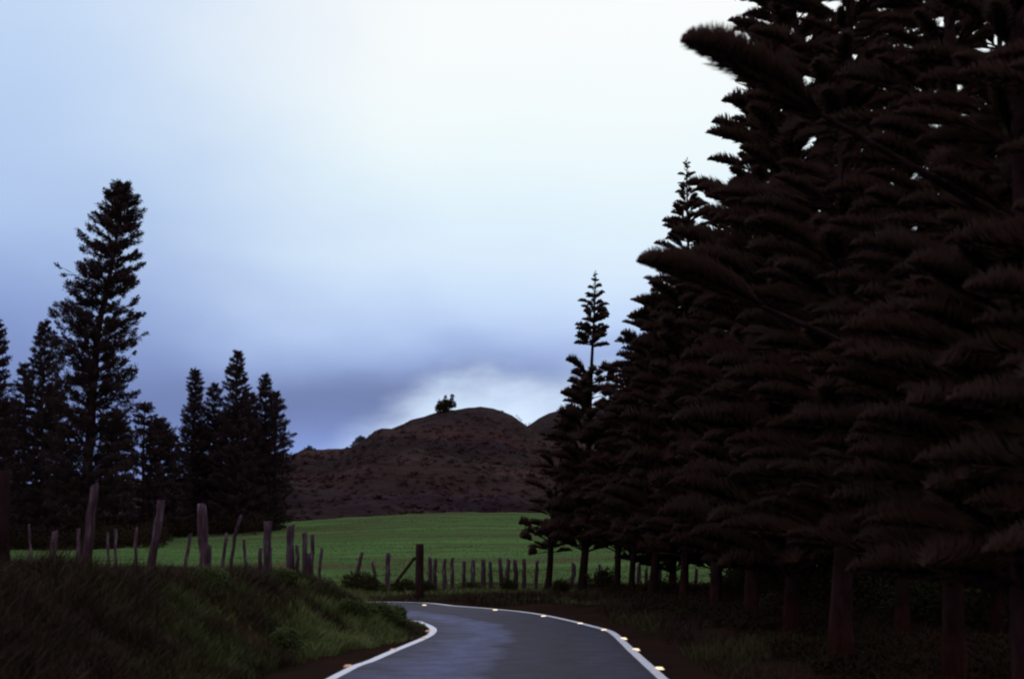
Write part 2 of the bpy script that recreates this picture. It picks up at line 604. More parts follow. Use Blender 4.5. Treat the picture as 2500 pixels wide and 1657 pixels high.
def ground_h(x, y):
    x, y = np.asarray(x, float), np.asarray(y, float)
    dl = polydist(x, y, LL)      # >0: left of the road's near edge, on the bank
    dr = -polydist(x, y, RR)     # >0: beyond the far / right edge
    n = fbm(x * 0.5, y * 0.5, 3) - 0.5
    n2 = fbm(x * 2.1, y * 2.1, 9) - 0.5
    h = np.zeros_like(x)
    # left bank carrying the fence
    s0 = 0.28 + 0.5 * smooth(26, 17, y)
    top = 0.80 + 0.34 * smooth(25, 16, y) + 0.06 * smooth(3, 7, dl)
    back = smooth(33.5, 29, y - 0.12 * (x + 5))
    bank = top * smooth(s0, s0 + 2.3, dl) * np.where(y > 26, back, 1)
    h = np.where(dl > 0, bank + n * 0.25 * smooth(0.5, 2, dl) + n2 * 0.10 * smooth(0.3, 1, dl), h)
    # far and right verge, then the pasture rising to the hill foot
    far = smooth(30, 38, y)
    verge = 0.13 * smooth(0.15, 1.2, dr) * far + 0.10 * smooth(0.3, 3, dr) * (1 - far)
    rise = np.clip(y - 44.5, 0, None)
    cap = 112 + 0.04 * x
    rise_c = np.minimum(rise, cap - 44.5)
    slope = 0.054 - 0.012 * smooth(-4, -22, x)
    pasture = slope * rise_c + 0.0 * rise
    pasture = pasture - np.clip(y - cap, 0, 14) * 0.10
    und = (fbm(x * 0.05, y * 0.15, 21, 2) - 0.5) * 0.5 * smooth(44, 55, y) * smooth(114, 104, y)
    und += (fbm(x * 0.11, y * 0.22, 23, 2) - 0.5) * 0.25 * smooth(44, 52, y)
    h = np.where(dr > 0, verge + pasture + und + (n * 0.16 + n2 * 0.07) * smooth(0.4, 1.6, dr), h)
    return h


def axis(segs):
    out = []
    for a, b_, st in segs:
        out += list(np.arange(a, b_, st))
    out.append(segs[-1][1])
    return np.array(out)


gx = axis([(-900, -200, 100), (-200, -60, 20), (-60, -20, 1.6), (-20, 12, 0.22), (12, 60, 1.6), (60, 200, 20), (200, 900, 100)])
gy = axis([(-300, -30, 45), (-30, 8, 2.0), (8, 48, 0.22), (48, 126, 0.7), (126, 200, 12), (200, 1500, 130)])
X, Y = np.meshgrid(gx, gy)
Z = ground_h(X, Y)
nx, ny = len(gx), len(gy)
idx = np.arange(nx * ny).reshape(ny, nx)
quads = np.stack([idx[:-1, :-1], idx[:-1, 1:], idx[1:, 1:], idx[1:, :-1]], -1).reshape(-1, 4)
V = np.stack([X, Y, Z], -1).reshape(-1, 3)
fc = V[quads].mean(1)
is_field = (fc[:, 1] > fence_y(fc[:, 0]) + 0.9)


def submesh(q):
    u, inv = np.unique(q, return_inverse=True)
    return V[u], inv.reshape(q.shape)


v_, f_ = submesh(quads[~is_field])
tag(mesh_from('ground', v_, [f_], M_SOIL, smooth_shade=True), kind='structure')
v_, f_ = submesh(quads[is_field])
tag(mesh_from('pasture', v_, [f_], M_FIELD, smooth_shade=True), kind='structure')

# road surface
Lo, Ro = offset(LL, 0.22), offset(RR, -0.22)
K = 16
us = np.linspace(0, 1, K)
rv = Lo[:, None, :] * (1 - us)[None, :, None] + Ro[:, None, :] * us[None, :, None]
rz = np.full(rv.shape[:2], 0.012)
rz[:, 0] = rz[:, -1] = -0.03
v_ = np.concatenate([rv, rz[..., None]], -1).reshape(-1, 3)
n_ = len(Lo)
idr = np.arange(n_ * K).reshape(n_, K)
q_ = np.stack([idr[:-1, :-1], idr[:-1, 1:], idr[1:, 1:], idr[1:, :-1]], -1).reshape(-1, 4)
road = tag(mesh_from('road', v_, [q_], M_ROAD, smooth_shade=True), kind='structure')
uv = road.data.uv_layers.new(name='UVMap')
arc = np.concatenate([[0], np.cumsum(np.linalg.norm(np.diff((LL + RR) / 2, axis=0), axis=1))])
li = np.array([l.vertex_index for l in road.data.loops])
uvd = np.stack([np.tile(us, n_)[li], np.repeat(arc, K)[li] * 0.1], 1)
uv.data.foreach_set('uv', uvd.astype(np.float32).ravel())


def ribbon(name, P, w, z, mat):
    wob_ = (fbm(np.arange(len(P)) * 0.21, np.zeros(len(P)), 5) - 0.5) * 0.03
    A, B = offset(P, w / 2), offset(P, -w / 2)
    A = A + wob_[:, None] * 0.5
    n = len(P)
    v = np.concatenate([np.c_[A, np.full(n, z)], np.c_[B, np.full(n, z)]])
    i = np.arange(n - 1)
    return mesh_from(name, v, [np.stack([i, i + 1, i + 1 + n, i + n], 1)[:, ::-1]], mat)


tag(ribbon('edge_line', LL, 0.125, 0.017, M_LINE), 'white painted edge line round the inside of the bend', 'road marking', kind='structure')
tag(ribbon('edge_line', RR, 0.125, 0.017, M_LINE), 'white painted edge line round the outside of the bend', 'road marking', kind='structure')


# reflective road markers
def marker(px, py, lens, label, scale=1.0):
    p = on_ground(px, py + 5, 0.0)
    # heading of the nearest road edge
    P = LL if lens is M_LENS_O else RR
    root = empty('road_marker', (p[0], p[1], 0.0))
    root.rotation_euler = (0, 0, math.atan2(p[0], p[1]) * -1)
    a, t_, h = 0.06 * scale, 0.034 * scale, 0.026 * scale
    g = Geo()
    v = [(-a, -0.055, 0), (a, -0.055, 0), (a, 0.055, 0), (-a, 0.055, 0),
         (-t_, -0.02, h), (t_, -0.02, h), (t_, 0.02, h), (-t_, 0.02, h)]
    v = np.array(v) + [0, 0, -0.0]
    g.add(np.array(v), [np.array([(0, 3, 2, 1), (4, 5, 6, 7), (1, 2, 6, 5), (2, 3, 7, 6), (3, 0, 4, 7), (0, 1, 5, 4)])])
    g.build('base', M_CERAMIC, root)
    g = Geo()
    e = 0.004
    q = np.array([(-a * .92, -0.055 - e, 0.002), (a * .92, -0.055 - e, 0.002), (t_ * 0.95, -0.02 - e, h + .001), (-t_ * 0.95, -0.02 - e, h + .001)])
    v = np.concatenate([q, q + [0, e * .8, 0]])
    g.add(v, [np.array([(0, 1, 2, 3), (7, 6, 5, 4), (0, 4, 5, 1), (1, 5, 6, 2), (2, 6, 7, 3), (3, 7, 4, 0)])])
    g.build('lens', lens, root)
    tag(root, label, 'road marker', 'reflective markers along the road edges')
    return root


RM = [(1609, 1628, 'nearest and largest pale glowing marker beside the right edge line'),
      (1552, 1582, 'second glowing marker from the bottom beside the right edge line'),
      (1522, 1555, 'third glowing marker from the bottom beside the right edge line'),
      (1475, 1534, 'fourth glowing marker up, where the right edge line starts to bend'),
      (1417, 1518, 'glowing marker behind the bend just left of the right line kink'),
      (1327, 1500, 'glowing marker on the far edge line in front of the first slim trunk'),
      (1209, 1485, 'small glowing marker at the middle of the far edge line'),
      (1036, 1473, 'farthest tiny marker on the far edge line below the dark strainer post')]
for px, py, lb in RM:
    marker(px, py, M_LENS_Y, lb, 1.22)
LM = [(850, 1622, 'nearest dull orange marker on the dark shoulder left of the inner line'),
      (961, 1582, 'dull orange marker second from the bottom beside the inner line'),
      (1034, 1555, 'small orange marker just below the tip of the inner bend'),
      (1046, 1536, 'orange marker hidden close behind the tip of the inner bend'),
      (1007, 1515, 'faint reddish marker where the inner line disappears behind the grass')]
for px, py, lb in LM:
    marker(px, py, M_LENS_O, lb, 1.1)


# ------------------------------------------------------------------ hills
def hill(name, ridge_px, depth, front, back, xr, seed, step=1.0, rough=1.0):
    rp = np.array([at(px, py, depth) for px, py in ridge_px])
    hx = np.arange(xr[0], xr[1] + step, step)
    hy = np.arange(front, depth + back + step, step)
    XX, YY = np.meshgrid(hx, hy)
    H = np.interp(XX * (depth / YY) ** 0.7, rp[:, 0], rp[:, 2])
    tt = (YY - front) / (depth - front)
    S = np.where(tt < 1, np.clip(tt, 0, 1) ** 1.18, 1 - ((YY - depth) / back) ** 1.3 * 0.9)
    qy = YY + 9 * fbm(XX * 0.03, YY * 0.02, seed + 2)
    qy = qy + 16 * fbm(XX * 0.012, YY * 0.012, seed + 3) 
    ledge = (np.abs((qy * 0.06) % 1.0 - 0.5) * 2 - 0.5) * 2.6 * (0.4 + smooth(0.35, 0.6, fbm(XX * 0.04, YY * 0.04, seed + 6))) + (fbm(XX * 0.030 + 5, YY * 0.075, seed) - 0.5) * 5.0
    gully = -np.abs(fbm(XX * 0.035, YY * 0.012, seed + 4) - 0.5) * 10.0
    fine = (fbm(XX * 0.22, YY * 0.22, seed + 8) - 0.5) * 1.6
    w = smooth(0.0, 0.15, tt) * smooth(1.0, 0.80, tt)
    ZZ = 2.2 * smooth(-0.02, 0.03, tt) - 1.0 + (H - 1.0) * S
    ZZ = ZZ + rough * w * (ledge + gully + 1.2) + fine * smooth(0, .1, tt) * (0.45 + 0.55 * smooth(1, .9, tt)) + (fbm(XX * 0.9, YY * 0.9, seed + 9) - 0.5) * 0.5 * smooth(.8, 1, tt)
    n1_, n2_ = XX.shape
    ii = np.arange(XX.size).reshape(n1_, n2_)
    q = np.stack([ii[:-1, :-1], ii[:-1, 1:], ii[1:, 1:], ii[1:, :-1]], -1).reshape(-1, 4)
    o = mesh_from(name, np.stack([XX, YY, ZZ], -1).reshape(-1, 3), [q], M_HILL, smooth_shade=True)
    tag(o, kind='structure')
    return hx, hy, ZZ


RIDGE = [(-1500, 1250), (-300, 1200), (0, 1192), (300, 1182), (440, 1172), (560, 1150), (674, 1121), (713, 1117), (745, 1098), (761, 1097),
         (777, 1101), (840, 1099), (872, 1089), (919, 1067), (967, 1043), (1014, 1026), (1071, 1009), (1125, 999), (1189, 998),
         (1220, 1004), (1252, 1015), (1287, 1042), (1330, 1075), (1420, 1100), (1600, 1120), (2500, 1150), (4200, 1220)]
RIDGE2 = [(900, 1290), (1150, 1120), (1260, 1060), (1287, 1040), (1315, 1022), (1354, 1004), (1400, 1003), (1500, 990), (1700, 1000), (2200, 1040),
          (3000, 1090), (3800, 1200)]
hx1, hy1, hz1 = hill('hill', RIDGE, 225, 112, 50, (-150, 150), 41)
hx2, hy2, hz2 = hill('hill', RIDGE2, 310, 240, 50, (-40, 210), 77, 2.0, 0.7)


def hz_at(x, y, hx=hx1, hy=hy1, hz=hz1):
    i = np.clip(((x - hx[0]) / (hx[1] - hx[0])), 0, len(hx) - 1.001)
    j = np.clip(((y - hy[0]) / (hy[1] - hy[0])), 0, len(hy) - 1.001)
    i0, j0 = np.floor(i).astype(int), np.floor(j).astype(int)
    fi, fj = i - i0, j - j0
    return ((hz[j0, i0] * (1 - fi) + hz[j0, i0 + 1] * fi) * (1 - fj)
            + (hz[j0 + 1, i0] * (1 - fi) + hz[j0 + 1, i0 + 1] * fi) * fj)


# low scrub covering the hill: nobody could count it
g = Geo()
N = 34000
sx = rng.uniform(-75, 45, N)
sy = 111.5 + 113 * rng.random(N) ** 1.05
dens = fbm(sx * 0.06, sy * 0.09, 60)
keep = rng.random(N) < smooth(0.36, 0.60, dens) * 0.8 + 0.20
sx, sy = sx[keep], sy[keep]
sz = hz_at(sx, sy)
sizes_ = rng.uniform(0.2, 0.55, len(sx)) * (1 - 0.3 * smooth(205, 222, sy)) * (0.6 + 1.3 * rng.random(len(sx)) ** 4) * (1 + 0.6 * smooth(140, 118, sy))
per = 12
th = rng.uniform(0, 2 * np.pi, (len(sx), per))
ph = np.arccos(rng.uniform(0.0, 1, (len(sx), per)))
d = np.stack([np.sin(ph) * np.cos(th), np.sin(ph) * np.sin(th), np.cos(ph) * 0.8], -1)
c0 = np.stack([sx, sy, sz - 0.05], -1)[:, None, :]
tipp = c0 + d * (sizes_ * 1)[:, None, None] * rng.uniform(0.6, 1.15, (len(sx), per, 1))
basep = c0 + d * (sizes_ * .15)[:, None, None]
midp = (tipp * 0.62 + basep * 0.38)
tint_s = np.clip(fbm(sx * 0.03, sy * 0.04, 88) * 1.5 - 0.35 + 0.35 * smooth(150, 118, sy) + rng.normal(0, 0.12, len(sx)), 0, 1)
g.spindles(basep.reshape(-1, 3), midp.reshape(-1, 3), tipp.reshape(-1, 3), np.repeat(sizes_ * 0.16, per), np.repeat(tint_s, per))
tag(g.build('hill_scrub', M_SCRUB, use_attr=True), 'low brown and olive scrub covering the hillside', 'scrub', kind='stuff')


# ------------------------------------------------------------------ grass
def blades(name, P, length, width, tint, lean=0.65, mat=M_GRASS):
    n = len(P)
    ang = rng.uniform(0, 2 * np.pi, n)
    a2 = rng.uniform(0, 2 * np.pi, n)
    w = np.stack([np.cos(ang), np.sin(ang), np.zeros(n)], 1) * (width / 2)[:, None]
    ln = np.stack([np.cos(a2), np.sin(a2), np.zeros(n)], 1) * (length * lean * rng.uniform(0.2, 1.6, n))[:, None]
    up = np.array([0, 0, 1.0]) * length[:, None]
    m_ = P + up * 0.58 + ln * 0.35
    t_ = P + up * rng.uniform(0.85, 1, n)[:, None] + ln
    v = np.stack([P - w * .8, P + w * .8, m_ + w, m_ - w, t_], 1).reshape(-1, 3)
    i = (np.arange(n) * 5)[:, None]
    q = i + np.array([[0, 1, 2, 3]])
    t3 = i + np.array([[3, 2, 4]])
    return mesh_from(name, v, [q, t3], mat, attr=np.repeat(tint, 5))


def scatter(n, x0, x1, y0, y1):
    return rng.uniform(x0, x1, n), rng.uniform(y0, y1, n)


# bank on the inside of the bend
x, y = scatter(700000, -13, -1.0, 11, 34.5)
m_ = np.abs((x * FPX / y)) < 1330
x, y = x[m_], y[m_]
dl = polydist(x, y, LL)
cl = fbm(x * 1.3, y * 1.3, 31)
s0 = 0.12 + 0.75 * smooth(25.5, 18, y)
keep = (dl > s0 + (cl - 0.5) * 0.5) & (rng.random(len(x)) < 0.12 + 1.2 * smooth(0.3, 0.62, cl))
x, y, cl, dl = x[keep], y[keep], cl[keep], dl[keep]
z = ground_h(x, y)
patch = 0.55 * fbm(x * 0.55 + 9, y * 0.35, 71) + 0.45 * fbm(x * 2.1 + 9, y * 1.5, 73)
ln_ = (0.12 + 0.32 * cl * smooth(0.0, 0.9, dl - 0.1)) * rng.uniform(0.6, 1.3, len(x))
ln_ = ln_ * (1 + 0.5 * smooth(1.8, 2.6, dl) * smooth(4.2, 3.0, dl) * (rng.random(len(x)) < 0.3))
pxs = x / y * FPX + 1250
tint = 1.15 * smooth(0.36, 0.68, patch) * (0.35 + 0.65 * smooth(150, 750, pxs)) * (0.65 + 0.35 * smooth(16, 22, y)) + 0.05 + rng.normal(0, 0.11, len(x)) - 0.12  # green patches; the drop leftward and nearer puts shade into the grass colour
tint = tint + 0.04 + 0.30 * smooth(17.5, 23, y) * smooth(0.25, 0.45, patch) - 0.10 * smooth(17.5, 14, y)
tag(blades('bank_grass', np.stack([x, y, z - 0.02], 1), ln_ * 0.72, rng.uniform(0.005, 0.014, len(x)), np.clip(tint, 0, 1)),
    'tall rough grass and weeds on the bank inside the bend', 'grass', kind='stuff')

# verge behind the far edge line and round the fence
x, y = scatter(200000, -22, 8, 35, 52)
dr = -polydist(x, y, RR)
cl = fbm(x * 0.9, y * 0.9, 131)
keep = (dr > 0.25 + 0.35 * cl) & (rng.random(len(x)) < smooth(0.25, 0.5, cl) * (1 - 0.75 * smooth(44.5, 50, y)) + 0.15)
x, y, cl = x[keep], y[keep], cl[keep]
z = ground_h(x, y)
patch = fbm(x * 0.4 + 3, y * 0.5, 171)
ln_ = (0.06 + 0.22 * cl ** 1.3) * rng.uniform(0.5, 1.3, len(x)) * (1 - 0.6 * smooth(44.5, 48, y))
tint = 0.75 * smooth(0.35, 0.65, patch) + 0.08 + 0.35 * smooth(43.5, 47, y) + rng.normal(0, 0.1, len(x))
tag(blades('verge_grass', np.stack([x, y, z - 0.02], 1), ln_, rng.uniform(0.010, 0.024, len(x)), np.clip(tint, 0, 1)),
    'dark uncut grass on the verge between the far edge line and the fence', 'grass', kind='stuff')

# under the pines on the right
x, y = scatter(150000, 1.9, 14, 13, 45)
dr = -polydist(x, y, RR)
cl = fbm(x * 0.8, y * 0.8, 231)
keep = (dr > 0.35 + cl * 0.5) & (rng.random(len(x)) < smooth(0.42, 0.62, cl)) & (x / y * FPX < 1350)
x, y, cl = x[keep], y[keep], cl[keep]
z = ground_h(x, y)
tint = np.clip(0.45 * smooth(0.40, 0.75, fbm(x * 0.5, y * 0.3, 271)) - 0.05 + rng.normal(0, 0.1, len(x)), 0, 1)  # kept low so the shade below the pines sits in the grass colour
tag(blades('roadside_grass', np.stack([x, y, z - 0.02], 1), (0.08 + 0.24 * cl) * rng.uniform(0.5, 1.3, len(x)),
           rng.uniform(0.006, 0.014, len(x)), tint),
    'patchy short grass on the shaded ground under the pines', 'grass', kind='stuff')

# pasture sward seen edge on
x, y = scatter(170000, -48, 24, 45, 114)
cl = fbm(x * 0.35, y * 0.8, 331)
keep = rng.random(len(x)) < 0.5 * smooth(0.3, 0.7, cl) + 0.3
x, y, cl = x[keep], y[keep], cl[keep]
z = ground_h(x, y)
FT = [(0.0, (0.092, 0.074, 0.044)), (0.3, (0.078, 0.112, 0.042)), (0.65, (0.100, 0.180, 0.052)), (1.0, (0.165, 0.250, 0.060))]
M_SWARD = noise_mat('pasture_sward', (0.85, 0.85, 0.85), (1.15, 1.15, 1.15), 0.6, 4, 0.85, tint=True, tint_cols=FT)
tint = np.clip(smooth(0.28, 0.72, fbm(x * 0.05 + 2, y * 0.42, 371, 5)) + rng.normal(0, 0.08, len(x)), 0, 1)
tag(blades('pasture_sward', np.stack([x, y, z - 0.02], 1), (0.04 + 0.06 * cl) * rng.uniform(0.5, 1.3, len(x)),
           rng.uniform(0.012, 0.028, len(x)), tint, mat=M_SWARD, lean=0.6),
    'tussocky green grass across the rising pasture', 'grass', kind='stuff')


# ------------------------------------------------------------------ fence posts
def post(top_px, base_px, w_px, depth, label, group, mat=M_POST, dark=False, sides=9, hidden=0.25, name='fence_post', knots=0.10):
    t3, b3 = at(*top_px, depth), at(*base_px, depth)
    gz = float(ground_h(np.array([b3[0]]), np.array([b3[1]]))[0])
    d = (b3 - t3) / max(0.05, t3[2] - b3[2])
    foot = b3 + d * max(0.0, b3[2] - (gz - hidden)) if b3[2] > gz - hidden else b3
    H = t3[2] - foot[2]
    w = w_px / FPX * depth / 2
    seed = int(abs(top_px[0] * 7 + top_px[1])) % 9999
    g_ = np.random.default_rng(seed)
    k = 9
    s = np.linspace(0, 1, k)
    pts = foot[None] * (1 - s[:, None]) + t3[None] * s[:, None]
    bend = np.cumsum(g_.normal(0, 0.012, (k, 2)), 0) + np.sin(s * math.pi)[:, None] * g_.normal(0, 0.02, (1, 2))
    bend -= bend[0] * (1 - s[:, None]) + bend[-1] * s[:, None]
    pts[:, :2] += bend
    pts -= foot
    rad = w * (1.12 - 0.22 * s) * (1 + g_.normal(0, 0.05, k))
    g = Geo()
    g.tube(pts, rad, sides, True, knots, seed)
    # ragged, slanting sawn or broken top
    vv = g.v[-1]
    top = vv[-sides:]
    slant = g_.normal(0, 0.35, 2)
    top[:, 2] += (top[:, 0] - top[:, 0].mean()) * slant[0] + (top[:, 1] - top[:, 1].mean()) * slant[1] + g_.normal(0, w * 0.16, sides)
    o = g.build(name, mat, smooth_shade=False)
    o.location = foot
    tag(o, label, 'fence post', group)
    return o


GL = 'weathered posts along the bank fence'
post((14, 1150), (10, 1380), 40, 15.2, 'thick rounded dim post at the left edge of the photo, widest of the posts', GL, sides=12, mat=M_BARK_DARK)
post((231, 1186), (212, 1385), 23, 18, 'tall pale post leaning right, second from the left edge on the bank', GL)
post((394, 1221), (370, 1395), 18, 20, 'crooked leaning bank post between the two straight thick posts', GL, knots=0.16)
post((493, 1231), (494, 1410), 23, 22, 'straight thick post with a pale flat sawn top on the bank', GL)
post((588, 1258), (566, 1400), 11, 23.2, 'thin post with a pale tip leaning right, just right of the flat-topped post', GL)
post((655, 1273), (646, 1415), 18, 25, 'stout mottled post leaning right, left of the pale patched post', GL, knots=0.16)
post((636, 1338), (634, 1412), 11, 24.6, 'short stub at the left foot of the stout mottled leaning post', GL)
post((711, 1284), (706, 1410), 20, 26, 'broad post with pale bark patches at the middle of the bank fence', GL, knots=0.18)
post((725, 1330), (727, 1410), 10, 26.3, 'short stub against the right side of the broad patched post', GL)
post((743, 1300), (739, 1410), 13, 27, 'left one of the paired slim posts at the right end of the bank fence', GL)
post((762, 1306), (762, 1408), 12, 27.5, 'right one of the paired slim posts at the right end of the bank fence', GL)
post((753, 1350), (755, 1408), 9, 27.2, 'short stub squeezed between the paired slim posts', GL)

GF = 'small posts of the far fence beyond the bend'
for t_, b_, w_, lb in [
    ((71, 1280), (74, 1340), 7, 'thin faint far post nearest the left edge of the photo'),
    ((135, 1296), (132, 1345), 16, 'dark squat stump beyond the bank, between the first two bank posts'),
    ((191, 1290), (191, 1350), 8, 'faint far post just left of the tall pale leaning post'),
    ((262, 1300), (264, 1350), 7, 'left of two thin dark far posts right of the tall pale leaning post'),
    ((282, 1293), (284, 1350), 8, 'right of two thin dark far posts right of the tall pale leaning post'),
    ((332, 1288), (332, 1345), 8, 'lone thin far post left of the crooked bank post'),
    ((465, 1302), (457, 1352), 9, 'pointed far post leaning right, left of the flat-topped thick post'),
    ((512, 1331), (511, 1372), 9, 'small stub right against the flat-topped thick post'),
    ((553, 1300), (544, 1385), 8, 'thin reddish far post left of the thin pale-tipped post'),
    ((596, 1316), (603, 1385), 8, 'thin far post leaning left, right of the pale-tipped post'),
    ((786, 1337), (783, 1380), 8, 'short far post alone right of the paired slim posts'),
    ((884, 1349), (874, 1390), 9, 'far post leaning right with a dark knob on top'),
    ((909, 1371), (914, 1402), 8, 'lowest short far post leaning left between two bigger ones'),
    ((948, 1351), (948, 1408), 13, 'stocky far post left of the black strainer post')]:
    post(t_, b_, w_, 43.2, lb, GF, hidden=0.15)

GP = 'close-set posts of the far fence right of the strainer post'
PX = [1050, 1064, 1087, 1105, 1133, 1156, 1179, 1198, 1220, 1240, 1256, 1280, 1310]
ORD = ['first', 'second', 'third', 'fourth', 'fifth', 'sixth', 'seventh', 'eighth', 'ninth', 'tenth', 'eleventh', 'twelfth', 'thirteenth']
for i, p_ in enumerate(PX):
    post((p_ + random.uniform(-1, 3), 1364 + i * 0.5 + random.uniform(-6, 5)), (p_, 1446), random.uniform(9, 12), 41.9 + 0.02 * i,
         f'grey picket-like post, {ORD[i]} to the right of the black strainer post', GP, hidden=0.15)
for i, (p_, top_, w_) in enumerate([(1399, 1374, 14), (1463, 1378, 8), (1560, 1376, 11), (1578, 1385, 8), (1612, 1380, 12), (1700, 1388, 9), (1780, 1392, 10),
                                    (1865, 1392, 10)]):
    post((p_ + 1, top_), (p_, 1448), w_, 43.8,
         ['pale post tight against the second roadside trunk', 'thin post standing in the green gap right of the second roadside trunk',
          'pale narrow post between the roadside trunks, left of the purple one', 'thin post close to the pale narrow one among the trunks',
          'stout post in the dark among the roadside trunks', 'faint thin post in shade right of a pale slim trunk',
          'dim post in shade behind the pine trunks', 'last dim post of the fence seen in shade at right'][i], GP, hidden=0.15)

# strainer post with its brace
root = empty('strainer_post', on_ground(1024, 1440, 0.3))
base = np.array(root.location)
top_ = at(1024, 1327, base[1]) - base
g = Geo()
s = np.linspace(0, 1, 9)
g.tube(np.array([0, 0, -0.3])[None] * (1 - s[:, None]) + top_[None] * s[:, None], 0.105 * (1.1 - .12 * s), 11, True, 0.06, 3)
g.build('upright', M_POST_DARK, root)
g = Geo()
a_, b_ = at(1013, 1360, base[1]) - base, at(968, 1420, base[1] - 0.2) - base
g.tube(a_[None] * (1 - s[:, None]) + b_[None] * s[:, None], 0.045, 8, True, 0.08, 5)
g.build('brace', M_POST_DARK, root)
tag(root, 'tall black strainer post with a slanting brace in front of the green pasture', 'fence post')


# ------------------------------------------------------------------ trees
def interp_path(path, t):
    path = np.asarray(path)
    z = path[:, 2]
    return np.stack([np.interp(t, z, path[:, 0]), np.interp(t, z, path[:, 1]), t], -1)


